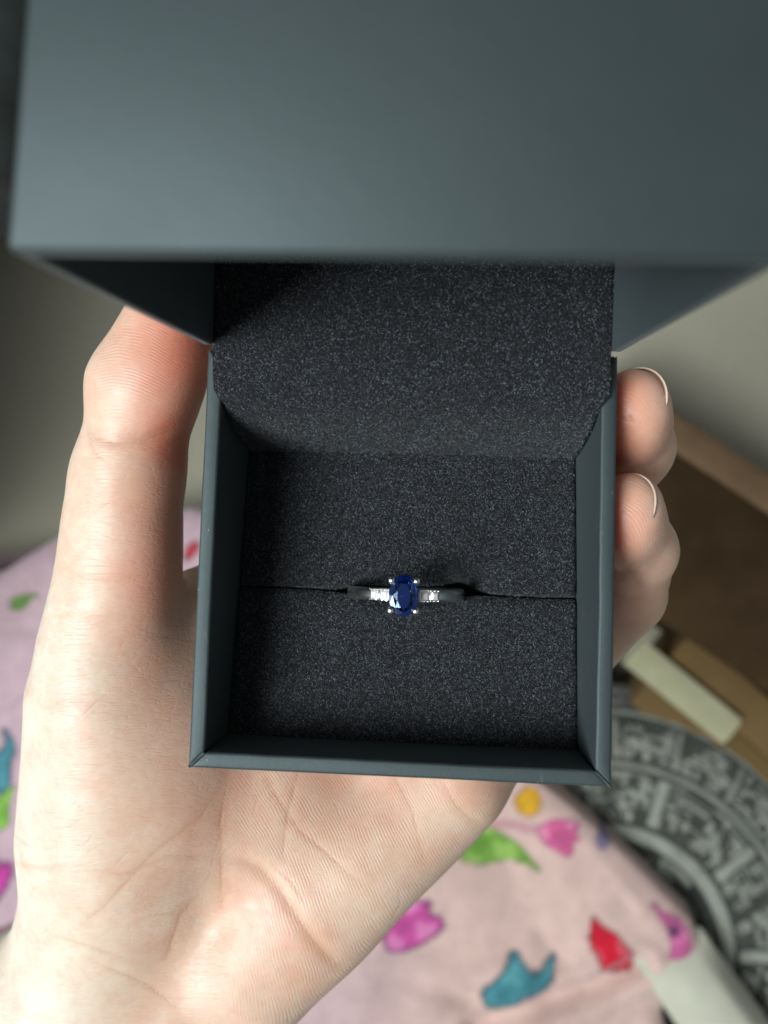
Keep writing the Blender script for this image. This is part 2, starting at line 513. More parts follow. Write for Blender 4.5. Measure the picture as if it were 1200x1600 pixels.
def flap():
    # foam sheet that runs out of the lid, over the hinge and down to the cushion
    prof = [(24.0, 6.3), (16, 5.1), (8, 4.0), (2.0, 3.35), (-1.5, 3.3), (-4.5, 2.8), (-7.0, 1.2), (-8.9, -1.6), (-10.3, -5.4), (-11.4, -10), (-12.2, -15), (-12.7, -20.5)]
    pr = np.array(prof); s = np.concatenate([[0], np.cumsum(np.linalg.norm(np.diff(pr, axis=0), axis=1))])
    nu, nv = 90, 90
    ss = np.linspace(0, s[-1], nu)
    def smooth(c):
        a = np.interp(ss, s, c); k = np.ones(9) / 9
        ap = np.concatenate([np.full(4, a[0]), a, np.full(4, a[-1])])
        b = np.convolve(ap, k, 'valid'); b[0] = a[0]; b[-1] = a[-1]; return b
    y, z = smooth(pr[:, 0]), smooth(pr[:, 1])
    hw = np.interp(y[::-1], [-14, -11, -8.2, -6.5, 0, 3, 24], [27.2, 27.3, 27.5, 28.5, 28.4, 28.35, 28.3])[::-1]
    xx = np.linspace(-1, 1, nv)
    X = hw[:, None] * xx[None]
    bow = 0.5 * np.exp(-((y + 6) / 7) ** 2)[:, None] * np.cos(xx * 1.5)[None]
    Yg = np.repeat(y[:, None], nv, 1) - 0.6 * bow + 0.25 * np.sin(X * .09 + 1) * np.exp(-((y + 9) / 5) ** 2)[:, None]
    Zg = np.repeat(z[:, None], nv, 1) + bow
    e = np.clip((0.8 - (hw[:, None] - np.abs(X))) / 0.8, 0, 1); Zg = Zg - 0.35 * e ** 2
    top = np.stack([X, Yg, Zg], -1)
    dY = np.gradient(y); dZ = np.gradient(z); l = np.hypot(dY, dZ)
    nyv, nz = -(-dZ / l), (-dY / l)   # upward-front normal of the sheet
    sgn = np.sign(nz); sgn[sgn == 0] = 1
    N = np.stack([np.zeros(nu), dZ / l, -dY / l], -1)
    bot = top - N[:, None, :] * 0.9
    vs = np.concatenate([top.reshape(-1, 3), bot.reshape(-1, 3)])
    f1 = grid_faces(nu, nv); f2 = f1[:, ::-1] + nu * nv
    I = np.arange(nu * nv).reshape(nu, nv); B = I + nu * nv
    rim = []
    for e_ in (I[:, 0], I[:, -1]):
        rim.append(np.stack([e_[:-1], e_[1:], e_[1:] + nu * nv, e_[:-1] + nu * nv], -1))
    for e_ in (I[0], I[-1]):
        rim.append(np.stack([e_[:-1], e_[1:], e_[1:] + nu * nv, e_[:-1] + nu * nv], -1))
    o = link_mesh("hinge_flap", vs, np.concatenate([f1, f2] + rim), FOAM, box)
    pos, nor = sample_surface(top, 140000, 33)
    fibres("foam_fibre", pos, nor, o)
flap()

# ------------------------------------------------------------------ the ring
def ring():
    silver = simple("polished_silver", (0.88, 0.87, 0.85), 0.27, 1.0, bscale=900, bdist=0.00003, bstr=0.2)
    m, nt, p = new_mat("sapphire")
    p.inputs["Base Color"].default_value = (0.001, 0.009, 0.075, 1)
    p.inputs["Roughness"].default_value = 0.14; p.inputs["IOR"].default_value = 1.77
    p.inputs["Transmission Weight"].default_value = 0.25
    p.inputs["Specular Tint"].default_value = (0.50, 0.68, 0.90, 1)
    p.inputs["Specular IOR Level"].default_value = 0.75
    p.inputs["Coat Weight"].default_value = 0.0; p.inputs["Coat Roughness"].default_value = 0.02
    sap = m
    m2, nt, p = new_mat("diamond")
    p.inputs["Base Color"].default_value = (0.90, 0.88, 0.82, 1); p.inputs["Roughness"].default_value = 0.12
    p.inputs["IOR"].default_value = 2.2; p.inputs["Transmission Weight"].default_value = 0.12
    dia = m2
    cy, zc, Rm = SLIT - 0.15, -17.3, 9.0
    r = thing("sapphire_ring", (0, cy, zc - 9.8), "silver ring with oval blue sapphire and small clear shoulder stones in the foam slit", "ring")
    # band: flattened tube, wider and thinner underneath
    nu, nv = 96, 20
    th = np.linspace(0, 2 * math.pi, nu, endpoint=False); ph = np.linspace(0, 2 * math.pi, nv, endpoint=False)
    T, Pp = np.meshgrid(th, ph, indexing='ij')
    topn = np.clip(np.sin(T), 0, 1)
    wy = 1.04 - 0.20 * topn ** 3; wr = 0.62
    sup = lambda c: np.sign(c) * np.abs(c) ** 0.75
    rr = Rm + wr * sup(np.cos(Pp)); yy = wy * sup(np.sin(Pp))
    vs = np.stack([rr * np.cos(T), cy + yy, zc + rr * np.sin(T)], -1).reshape(-1, 3)
    A = np.arange(nu * nv).reshape(nu, nv); A = np.vstack([A, A[:1]]); A = np.hstack([A, A[:, :1]])
    f = np.stack([A[:-1, :-1], A[1:, :-1], A[1:, 1:], A[:-1, 1:]], -1).reshape(-1, 4)
    link_mesh("band", vs, f, silver, r)
    ztop = zc + Rm + .6
    # basket under the stone
    n = 24; vs = []; fs = []
    for k, (a, b, z) in enumerate([(1.0, 1.5, ztop - 0.6), (1.75, 2.55, ztop + 0.7), (2.1, 2.95, ztop + 1.25), (1.85, 2.7, ztop + 1.25), (0.8, 1.2, ztop - 0.3)]):
        for q in range(n):
            t = q * 2 * math.pi / n; vs.append((a * math.cos(t), cy + b * math.sin(t), z))
    for k in range(4):
        for q in range(n):
            q2 = (q + 1) % n; fs.append((k * n + q, k * n + q2, (k + 1) * n + q2, (k + 1) * n + q))
    link_mesh("setting", np.array(vs), fs, silver, r)
    # oval faceted sapphire
    zg = ztop + 1.55
    def oval(a, b, z, n=16, off=0.0): return [(a * math.cos((q + off) * 2 * math.pi / n), cy + b * math.sin((q + off) * 2 * math.pi / n), z) for q in range(n)]
    vs = oval(1.02, 1.95, zg + 0.54, 8, .5) + oval(1.68, 2.55, zg + 0.36, 8, 0) + oval(2.26, 3.16, zg + .12) + oval(2.26, 3.16, zg - .08) + oval(1.3, 1.9, zg - 0.8, 8, .5) + [(0, cy - .4, zg - 1.6), (0, cy + .4, zg - 1.6)]
    t0, c0, g0, g1, p0, cu = 0, 8, 16, 32, 48, 56
    fs = [tuple(range(8))]
    for q in range(8):
        q1 = (q + 1) % 8
        fs.append((t0 + q, c0 + q1, t0 + q1))                 # star facet
        fs.append((t0 + (q - 1) % 8, c0 + q, t0 + q))
        ga, gb, gc = g0 + (2 * q) % 16, g0 + (2 * q + 1) % 16, g0 + (2 * q + 2) % 16
        fs.append((c0 + q, ga, gb)); fs.append((c0 + q, gb, c0 + q1)); fs.append((c0 + q1, gb, gc))
        ha, hb, hc = [i + 16 for i in (ga, gb, gc)]
        fs += [(ga, ha, hb, gb), (gb, hb, hc, gc), (ha, p0 + q, hb), (hb, p0 + q, hc), (p0 + q, p0 + q1, hc)]
        fs.append((p0 + q, cu + (1 if q < 4 else 0), p0 + q1))
    fs = [f_ for f_ in fs]
    so = link_mesh("sapphire", np.array(vs), fs, sap, r, smooth=False)
    import bmesh
    bm = bmesh.new(); bm.from_mesh(so.data); bmesh.ops.remove_doubles(bm, verts=bm.verts, dist=1e-7); bmesh.ops.recalc_face_normals(bm, faces=bm.faces); bm.to_mesh(so.data); bm.free()
    # claws: tapered post ending in a bead on the girdle
    for sx in (-1, 1):
        for sy in (-1, 1):
            pts = [(sx * 0.9, cy + sy * 1.2, ztop - .3, .34), (sx * 1.72, cy + sy * 2.15, ztop + .9, .36), (sx * 1.94, cy + sy * 2.36, zg + .05, .46), (sx * 1.92, cy + sy * 2.30, zg + .32, .60), (sx * 1.90, cy + sy * 2.27, zg + .56, .50), (sx * 1.89, cy + sy * 2.25, zg + .70, .27), (sx * 1.85, cy + sy * 2.22, zg + .74, .02)]
            vs = []; fs = []; k = 10
            for (x, y, z, ra) in pts:
                for q in range(k):
                    t = q * 2 * math.pi / k; vs.append((x + ra * math.cos(t), y + ra * math.sin(t), z))
            for i in range(len(pts) - 1):
                for q in range(k):
                    q2 = (q + 1) % k; fs.append((i * k + q, i * k + q2, (i + 1) * k + q2, (i + 1) * k + q))
            link_mesh("claw", np.array(vs), fs, silver, r)
    # shoulder plates with two square stones and rows of beads each
    for sx in (-1, 1):
        for j, xm in enumerate((3.05, 4.65)):
            ang = math.acos(xm / (Rm + .75)) if sx > 0 else math.pi - math.acos(xm / (Rm + .75))
            e_r = np.array([math.cos(ang), 0, math.sin(ang)]); e_t = np.array([math.sin(ang), 0, -math.cos(ang)]); e_y = np.array([0, 1.0, 0])
            c = np.array([0, cy, zc]) + e_r * (Rm + .62)
            hw, hy = 0.80, 1.02 - 0.06 * j
            q8 = [(-hw, -hy, -.5), (hw, -hy, -.5), (hw, hy, -.5), (-hw, hy, -.5), (-hw, -hy, .16), (hw, -hy, .16), (hw, hy, .16), (-hw, hy, .16)]
            pl = link_mesh("shoulder_plate", np.array([c + e_t * a + e_y * b + e_r * z for a, b, z in q8]), HEX, silver, r)
            bevel(pl, 0.12, 2)
            s1, s2 = 0.56, 0.34
            st = [(-s1, -s1, .14), (s1, -s1, .14), (s1, s1, .14), (-s1, s1, .14), (-s1, -s1, .24), (s1, -s1, .24), (s1, s1, .24), (-s1, s1, .24), (-s2, -s2, .44), (s2, -s2, .44), (s2, s2, .44), (-s2, s2, .44)]
            f_ = [(0, 3, 2, 1), (8, 9, 10, 11)]
            for a in (0, 4):
                for q in range(4):
                    q2 = (q + 1) % 4; f_.append((a + q, a + q2, a + 4 + q2, a + 4 + q))
            link_mesh("accent_stone", np.array([c + e_t * a + e_y * b + e_r * z for a, b, z in st]), f_, dia, r, smooth=False)
            for bx in (-.68, 0, .68):
                for by in (-1, 1):
                    bc = c + e_t * bx + e_y * by * (hy - .17) + e_r * .2
                    vs = []; fs = []; k = 8
                    for (rz, ra) in ((-.12, .17), (.04, .19), (.15, .13), (.19, .02)):
                        for q in range(k):
                            t = q * 2 * math.pi / k; vs.append(bc + e_t * ra * math.cos(t) + e_y * ra * math.sin(t) + e_r * rz)
                    for i in range(3):
                        for q in range(k):
                            q2 = (q + 1) % k; fs.append((i * k + q, i * k + q2, (i + 1) * k + q2, (i + 1) * k + q))
                    link_mesh("bead", np.array(vs), fs, silver, pl)
ring()

# ------------------------------------------------------------------ the hand
def cone(p, a, b, r1, r2):
    a = np.asarray(a, float); b = np.asarray(b, float); ba = b - a
    h = np.clip(((p - a) @ ba) / (ba @ ba), 0, 1)
    return np.linalg.norm(p - a - h[:, None] * ba, axis=1) - (r1 + (r2 - r1) * h)

def ellip(p, c, r, rotz=0.0):
    q = p - np.asarray(c, float)
    cs, sn = math.cos(rotz), math.sin(rotz)
    q = np.stack([q[:, 0] * cs + q[:, 1] * sn, -q[:, 0] * sn + q[:, 1] * cs, q[:, 2]], 1)
    r = np.asarray(r, float)
    k0 = np.linalg.norm(q / r, axis=1); k1 = np.linalg.norm(q / r ** 2, axis=1) + 1e-9
    return k0 * (k0 - 1) / k1

def smin(a, b, k):
    h = np.clip(0.5 + 0.5 * (b - a) / k, 0, 1)
    return b + (a - b) * h - k * h * (1 - h)

def smax(a, b, k): return -smin(-a, -b, k)

def box_sdf(p, lo, hi):
    lo = np.asarray(lo, float); hi = np.asarray(hi, float)
    q = np.abs(p - (lo + hi) / 2) - (hi - lo) / 2
    return np.linalg.norm(np.maximum(q, 0), axis=1) + np.minimum(q.max(1), 0)

FINGERS = {
    "index":  [((-16, -30, -48), 9.5), ((6, 13, -50), 8.2), ((17, 17, -36), 7.0), ((22, 12, -22), 6.0)],
    "middle": [((-4, -40, -48), 9.8), ((22, 0, -48), 8.0), ((27, 11, -34), 7.0), ((25, 10, -18), 6.2)],
    "ring":   [((7, -50, -48), 9.4), ((36.0, -18.5, -43), 7.6), ((38.0, -10.0, -23), 6.6), ((34.6, -5.5, -9.5), 5.7)],
    "little": [((20, -60, -48), 9.8), ((39.6, -35.2, -37), 7.3), ((37.8, -27.6, -20), 6.1), ((33.6, -21.8, -8.5), 5.0)],
}
THUMB = [((-51.5, -46, -24), 11.7), ((-46.8, -17, -16), 9.0), ((-44.2, -4, -13), 8.8), ((-39.4, 8.5, -11), 7.0)]

def hand_sdf(p):
    # wrist and forearm
    d = cone(p, (-69, -121, -46), (-104, -166, -48), 17.5, 20)
    d = smin(d, cone(p, (-46, -123, -49), (-90, -163, -50), 17.5, 19), 14)
    # palm: metacarpal fan
    for (a, b, ra, rb) in [((-52, -112, -50), (-16, -30, -49), 14, 11), ((-46, -112, -50), (-4, -40, -49), 14, 11.5), ((-42, -114, -50), (7, -50, -49), 14, 11.5), ((-38, -116, -49), (18, -61, -48.5), 15, 10.5)]:
        d = smin(d, cone(p, a, b, ra, rb), 9)
    # hypothenar pad along the little finger side
    d = smin(d, cone(p, (-27, -108, -43), (9, -72, -43), 12.5, 11), 5)
    d = smin(d, ellip(p, (-16, -93, -40), (22, 11, 11), 0.78), 5)
    # thenar mound and thumb metacarpal
    d = smin(d, cone(p, (-55, -96, -40), (-52.5, -57, -27), 14.5, 13.6), 9)
    d = smin(d, ellip(p, (-48, -70, -33), (19, 30, 15), -0.12), 8)
    d = smin(d, cone(p, (-58, -112, -44), (-56, -86, -38), 15.5, 13), 6)
    d = smin(d, ellip(p, (-27, -76, -43), (15, 20, 14)), 8)
    # web between thumb and index
    d = smin(d, cone(p, (-43.5, -43.5, -32), (-22, -34, -47), 8, 9), 8)
    # thumb
    t = None
    for (a, ra), (b, rb) in zip(THUMB[:-1], THUMB[1:]):
        c = cone(p, a, b, ra, rb); t = c if t is None else smin(t, c, 2.5)
    t = smin(t, ellip(p, (-40.6, -0.5, -10.5), (7.4, 11.5, 6.9), -0.28), 2.5)     # pad
    d = smin(d, t, 4)
    # fingers
    for nm, ch in FINGERS.items():
        f = None
        for (a, ra), (b, rb) in zip(ch[:-1], ch[1:]):
            c = cone(p, a, b, ra, rb); f = c if f is None else smin(f, c, 2.2)
        tip = np.array(ch[3][0]); dip = np.array(ch[2][0])
        mid = tip * 0.6 + dip * 0.4
        f = smin(f, ellip(p, mid + np.array([-1.4, -0.6, 0]), (ch[3][1] + .3, ch[3][1] + .7, ch[3][1] + 4.0)), 2.0)
        d = smin(d, f, 1.2) if nm != "index" else smin(d, f, 5)
    # flesh gives way where it presses against the box
    d = smax(d, -box_sdf(p, (-BW - .12, -BL - .12, -BH - .12), (BW + .12, 0.12, 0.3)), 1.2)
    lidlow = box_sdf(p @ np.stack([XA, U, V], 1), (-BW - .1, -0.2, -0.2), (BW + .1, LU, LD + .1))
    d = smax(d, -lidlow, 1.0)
    return d

def surface_nets(vals, org, h):
    s = vals < 0
    nx, ny, nz = vals.shape
    cnt = np.zeros((nx - 1, ny - 1, nz - 1), np.int8)
    for a in (0, 1):
        for b in (0, 1):
            for c in (0, 1):
                cnt += s[a:nx - 1 + a, b:ny - 1 + b, c:nz - 1 + c]
    act = (cnt > 0) & (cnt < 8)
    idx = np.full(act.shape, -1, np.int64)
    ci, cj, ck = np.nonzero(act); idx[ci, cj, ck] = np.arange(len(ci))
    acc = np.zeros((len(ci), 3)); w = np.zeros(len(ci))
    corners = [(a, b, c) for a in (0, 1) for b in (0, 1) for c in (0, 1)]
    for A in corners:
        for ax in range(3):
            if A[ax]: continue
            B = list(A); B[ax] = 1
            va = vals[ci + A[0], cj + A[1], ck + A[2]]; vb = vals[ci + B[0], cj + B[1], ck + B[2]]
            m = (va < 0) != (vb < 0)
            t = np.where(m, va / np.where(m, va - vb, 1), 0)
            q = np.tile(np.array(A, float), (len(ci), 1)); q[:, ax] += t
            acc[m] += q[m]; w[m] += 1
    v = acc / w[:, None] + np.stack([ci, cj, ck], 1)
    quads = []
    for ax in range(3):
        sl0 = [slice(None)] * 3; sl1 = [slice(None)] * 3
        sl0[ax] = slice(0, -1); sl1[ax] = slice(1, None)
        ch = s[tuple(sl0)] != s[tuple(sl1)]
        i, j, k = np.nonzero(ch)
        b, c = [(1, 2), (2, 0), (0, 1)][ax]
        P = np.stack([i, j, k], 1)
        ok = (P[:, b] > 0) & (P[:, c] > 0) & (P[:, b] < vals.shape[b] - 1) & (P[:, c] < vals.shape[c] - 1)
        P = P[ok]
        ins = s[P[:, 0], P[:, 1], P[:, 2]]
        def cell(db, dc):
            Q = P.copy(); Q[:, b] += db; Q[:, c] += dc; return idx[Q[:, 0], Q[:, 1], Q[:, 2]]
        q = np.stack([cell(-1, -1), cell(0, -1), cell(0, 0), cell(-1, 0)], 1)
        q[~ins] = q[~ins][:, ::-1]
        quads.append(q)
    f = np.concatenate(quads)
    return org + v * h, f[(f >= 0).all(1)]

def polyline_dist(p, line):
    best = np.full(len(p), 1e9); tt = np.zeros(len(p))
    L = np.asarray(line, float); n = len(L) - 1
    for k in range(n):
        a, b = L[k], L[k + 1]; ba = b - a
        h = np.clip(((p - a) @ ba) / (ba @ ba), 0, 1)
        dd = np.linalg.norm(p - a - h[:, None] * ba, axis=1)
        m = dd < best; best[m] = dd[m]; tt[m] = (k + h[m]) / n
    return best, tt

# skin creases as x, y lines taken from image pixels, on the upward side of the hand: (points, depth, width)
CREASES = [
    ([(-29.5, -66), (-31, -76), (-31, -83), (-31.5, -90), (-31, -98)], 0.4, 0.9),
    ([(-29.5, -68), (-34, -75.5), (-41, -81), (-49, -90), (-55, -95)], 0.36, 0.8),
    ([(-31, -83), (-38, -81.5), (-45, -84), (-52, -83)], 0.35, 0.7),
    ([(-31, -83), (-25, -85.5), (-21, -89), (-17, -94), (-13, -99.5), (-10, -104)], 0.85, 1.1),
    ([(-24, -84), (-19, -87.5), (-15.5, -92)], 0.4, 0.6),
    ([(-34, -89), (-38, -93.5), (-40, -99), (-41.5, -104)], 0.45, 0.6),
    ([(-18, -66), (-20, -76), (-21, -87)], 0.30, 0.6),
    ([(-26, -66), (-22, -73), (-18, -79), (-11, -84), (-3, -90)], 0.35, 0.6),
    ([(-69, -86), (-62, -84.5), (-55, -83)], 0.45, 0.7),
    ([(-69, -81), (-60, -81)], 0.25, 0.5),
    ([(-53, -100), (-45, -106), (-38, -112)], 0.30, 0.6),
    ([(-60, -96), (-52, -98), (-44, -102)], 0.25, 0.6),
    ([(6, -68), (10, -74), (15, -79)], 0.35, 0.7),
    ([(-4, -66), (2, -75), (5, -86)], 0.22, 0.6),
    ([(-52, -9.5), (-49.5, -12.8), (-46, -13.8), (-41, -13.2), (-36, -10.5)], 0.55, 0.8),
    ([(-52, -10), (-49, -15.5), (-46, -17)], 0.25, 0.5),
    ([(-58, -32), (-52, -35), (-46, -35.5), (-40, -33)], 0.30, 0.9),
    ([(-60, -42), (-54, -41), (-47, -43)], 0.25, 0.7),
    ([(30.5, -29.2), (32.5, -30.2), (36, -32), (39.7, -35.2)], 1.5, 1.0),
    ([(30.5, -13.0), (33, -14.0), (36.5, -15.5)], 0.8, 0.9),
]

def hand():
    lo = np.array([-118.0, -170.0, -78.0]); hi = np.array([56.0, 42.0, 6.0])
    hc = 2.4; sub = 4; hf = hc / sub
    nc = np.ceil((hi - lo) / hc).astype(int)
    ax = [lo[k] + hc * (np.arange(nc[k]) + 0.5) - hf * 0.5 for k in range(3)]
    C = np.stack(np.meshgrid(*ax, indexing='ij'), -1).reshape(-1, 3)
    dc = hand_sdf(C).reshape(nc)
    near = np.abs(dc) < 4.6
    full = np.repeat(np.repeat(np.repeat(dc, sub, 0), sub, 1), sub, 2).astype(np.float32)
    nm = np.repeat(np.repeat(np.repeat(near, sub, 0), sub, 1), sub, 2)
    ii = np.stack(np.nonzero(nm), 1)
    pts = lo + ii * hf
    out = np.empty(len(pts), np.float32)
    for k in range(0, len(pts), 400000):
        out[k:k + 400000] = hand_sdf(pts[k:k + 400000])
    full[nm] = out
    # close the cut of the forearm at the volume border
    for k in range(3):
        sl = [slice(None)] * 3
        for e in (0, -1):
            sl[k] = e; full[tuple(sl)] = np.maximum(full[tuple(sl)], 0.5)
    v, f = surface_nets(full, lo, hf)
    def grad(q):
        e = 0.15; g = np.empty_like(q)
        for k in range(3):
            o = np.zeros(3); o[k] = e
            g[:, k] = hand_sdf(q + o) - hand_sdf(q - o)
        return g / (np.linalg.norm(g, axis=1, keepdims=True) + 1e-9)
    n = grad(v)
    v = v - n * np.clip(hand_sdf(v), -0.5, 0.5)[:, None]
    up = np.clip(n[:, 2] * 1.6 + 0.25, 0, 1)
    x, y, z = v.T
    crease = np.zeros(len(v)); disp = np.zeros(len(v)); cdist = np.full(len(v), 9.0)
    rl = np.random.default_rng(44)
    vis = np.nonzero((n[:, 2] > -0.1) & (z > -50))[0]
    for k in range(95):                                   # the many faint short lines of a palm
        zone = k % 5
        if zone < 2: c = (rl.uniform(-66, -38), rl.uniform(-108, -50)); a = rl.normal(0.35, 0.35)
        elif zone == 2: c = (rl.uniform(-40, -20), rl.uniform(-108, -66)); a = rl.normal(0.8, 0.5)
        elif zone == 3: c = (rl.uniform(-25, 12), rl.uniform(-100, -64)); a = rl.normal(-1.0, 0.4)
        else: c = (rl.uniform(-58, -38), rl.uniform(-46, -12)); a = rl.normal(-0.1, 0.2)
        L = rl.uniform(2.5, 8); bnd = rl.normal(0, 0.25)
        ln = [(c[0] - L * math.cos(a - bnd), c[1] - L * math.sin(a - bnd)), c, (c[0] + L * math.cos(a + bnd), c[1] + L * math.sin(a + bnd))]
        dd, tt = polyline_dist(v[vis, :2], ln)
        dd = dd + 0.8 * np.abs(2 * tt - 1) ** 3 + rl.uniform(0.05, 0.25)
        cdist[vis] = np.minimum(cdist[vis], dd)
    for line, dep, wd in CREASES:
        dd, tt = polyline_dist(v[:, :2], line)
        fade = np.clip(np.minimum(tt, 1 - tt) * 5 + 0.15, 0, 1)
        cdist = np.where(n[:, 2] > 0, np.minimum(cdist, dd + 0.9 * np.abs(2 * tt - 1) ** 4), cdist)
        wv = np.exp(-(dd / wd) ** 2) * fade * up
        soft = 0.42 if dep > 0.5 else 0.12
        disp -= dep * soft * wv
        disp += dep * 0.10 * np.exp(-((dd - 2.4 * wd) / (1.5 * wd)) ** 2) * fade * up
        crease = np.maximum(crease, np.exp(-(dd / (wd * .9)) ** 2) * fade * up * min(1, dep * 1.2))
    # soft muscle unevenness
    r = np.random.default_rng(5)
    for _ in range(24):
        k = r.normal(0, 0.16, 3); disp += 0.06 * np.sin(v @ k + r.uniform(0, 6.28))
    v = v + n * disp[:, None]
    g = lambda c, s: np.exp(-(((v - np.array(c)) / np.array(s)) ** 2).sum(1))
    flush = 0.90 * g((-34, 3, -10), (8.0, 12, 10)) + 0.75 * g((-37, -13.5, -10), (4, 4, 8)) + 0.55 * g((-37, -26, -16), (7, 18, 12))
    flush += 0.75 * g((31, -5, -10), (5, 9, 12)) + 0.65 * g((31, -24, -10), (5, 9, 12)) + 0.5 * g((36, -38, -26), (8, 8, 9)) + 0.35 * g((38, -10, -14), (7, 9, 9)) + .22 * g((38, -26, -14), (7, 9, 9))
    flush += 0.16 * g((-26, -95, -32), (6, 6, 10)) + 0.16 * g((-38, -60, -20), (6, 14, 12)) + 0.12 * g((-15, -72, -30), (14, 8, 10))
    flush += 0.14 * g((-33, -77, -26), (9, 9, 9)) + 0.30 * g((-40, -2, -8), (6, 10, 9)) + 0.22 * g((-42, -36, -14), (8, 14, 10)) + 0.16 * g((-2, -68, -32), (22, 7, 9)) + 0.14 * g((-20, -104, -34), (14, 9, 12))
    pale = np.clip((-44 - x) / 18, 0, 1) * np.clip((-y - 10) / 30, 0, 1) * 0.95  # painted sheen: thumb base and wrist made paler on the window side
    # friction ridge layout
    ph = np.where(y > -40, y + 0.035 * (x + 46) ** 2, 0.86 * x + 0.42 * y + 0.006 * (y + 85) ** 2)
    ridge = np.clip(g((-44, -2, -6), (7, 9, 12)) * 1.5, 0, 1)
    palm = np.clip((x + 33) / 8, 0, 1) * np.clip((-y - 60) / 5, 0, 1) * (x < 28)
    ridge = np.where(y < -55, palm, ridge)
    for tipc, nm in ((FINGERS["ring"], 0), (FINGERS["little"], 1)):
        c = np.array(tipc[3][0]); m = (x > 28) & (np.linalg.norm(v - c, axis=1) < 14)
        rad = np.hypot((x - (c[0] - 6)) , (y - (c[1] - 7)))
        ph = np.where(m, rad, ph); ridge = np.where(m, np.clip(1 - (x - 34) / 5, 0, 1) * 0.9, ridge)
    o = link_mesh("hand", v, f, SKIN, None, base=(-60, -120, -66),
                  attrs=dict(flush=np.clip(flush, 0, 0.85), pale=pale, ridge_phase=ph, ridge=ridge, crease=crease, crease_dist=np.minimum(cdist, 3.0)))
    tag(o, "bare left hand cradling the open ring box, thumb pressed on its side", "hand")
    return o
HAND = hand()

def nail(parent, tip, dip, out, width, length, mat, curve=0.75, grow=1.0):
    """curved nail plate; tip/dip in mm, out = direction the nail faces"""
    tip = np.array(tip, float); dip = np.array(dip, float)
    ax = tip - dip; ax /= np.linalg.norm(ax)
    out = np.array(out, float); out -= ax * (out @ ax); out /= np.linalg.norm(out)
    sd = np.cross(ax, out)
    nu, nv = 15, 13
    vs = []
    for lay in (0, 1):
        for i in range(nu):
            t = i / (nu - 1)
            for j in range(nv):
                s = -1 + 2 * j / (nv - 1)
                end = 1 - 0.20 * s * s * (t ** 3)
                root = 0.18 * s * s * (1 - t) ** 3
                a = (t * end + root) * length
                rr = width * (1.0 if lay == 0 else 0.94)
                th_ = s * curve * 1.25
                p = tip + ax * (a - length + grow) + out * (math.cos(th_) * rr - 0.10 * length * t ** 3) + sd * math.sin(th_) * rr
                vs.append(p)
    f1 = grid_faces(nu, nv); N = nu * nv
    I = np.arange(N).reshape(nu, nv)
    rim = [np.stack([e[:-1], e[1:], e[1:] + N, e[:-1] + N], -1) for e in (I[:, 0], I[:, -1], I[0], I[-1])]
    return link_mesh("fingernail", np.array(vs), np.concatenate([f1, f1[:, ::-1] + N] + rim), mat, parent)

NAIL = simple("nail_plate", (0.64, 0.45, 0.335), 0.36, nscale=300, namp=0.05, spec=0.5)
nail(HAND, FINGERS["ring"][3][0], FINGERS["ring"][2][0], (1.0, 0.75, 0.25), 5.72, 10, NAIL, 0.85, 4.0)
nail(HAND, FINGERS["little"][3][0], FINGERS["little"][2][0], (1.0, 0.8, 0.25), 5.2, 8.5, NAIL, 0.85, 4.0)

# ------------------------------------------------------------------ printed cloth over the lap
def inside(px, py, poly):
    c = np.zeros(len(px), bool)
    for (x0, y0), (x1, y1) in zip(poly, poly[1:] + poly[:1]):
        m = ((y0 > py) != (y1 > py))
        with np.errstate(divide='ignore', invalid='ignore'):
            xi = (x1 - x0) * (py - y0) / (y1 - y0 + 1e-12) + x0
        c ^= m & (px < xi)
    return c

def seg_dist(p, poly):
    return polyline_dist(p, list(poly) + [poly[0]])[0]

def blob(cx, cy, pts, s=1.0, rot=0.0):
    c, n = math.cos(rot), math.sin(rot)
    return [(cx + s * (a * c - b * n), cy + s * (a * n + b * c)) for a, b in pts]

TULIP = [(-10, -1.2), (-5, -6), (2, -8), (9, -9), (11, -5), (8, -2), (12, 1), (8, 3), (10, 8), (3, 8), (-4, 6)]
LEAF = [(-20, 2), (-14, 7), (-6, 9), (2, 6), (10, 3), (18, -4), (23, -9), (14, -5), (6, -5), (-2, -8), (-10, -9), (-18, -6)]
BIRD = [(-16, -9), (-13, -12), (-8, -11), (-3, -9), (2, -4), (10, -3), (15, 2), (17, 12), (15, 13), (11, 6), (6, 5), (2, 8), (-1, 14), (-4, 13), (-6, 5), (-12, 0), (-17, -4)]
BELL = [(-11, 14), (-7, 9), (0, 6), (7, -1), (11, -8), (9, -14), (2, -16), (-5, -15), (-7, -8), (-12, -1), (-12, 6)]
CROC = [(-12, 14), (-6, 8), (3, 5), (9, -2), (11, -10), (7, -15), (-2, -17), (-1, -10), (-2, -1), (-7, 5)]
BUD = [(-6, -3), (-3, -7), (3, -7), (6, -3), (6, 2), (4, 6), (-1, 7), (-4, 3), (-7, 2)]

def spread(v):
    # cloth pushed down the lines of sight: scaled about the camera and lowered
    return v * np.array([1.33, 1.33, 1.0]) + np.array([-1.3, 10.4, -132.0])

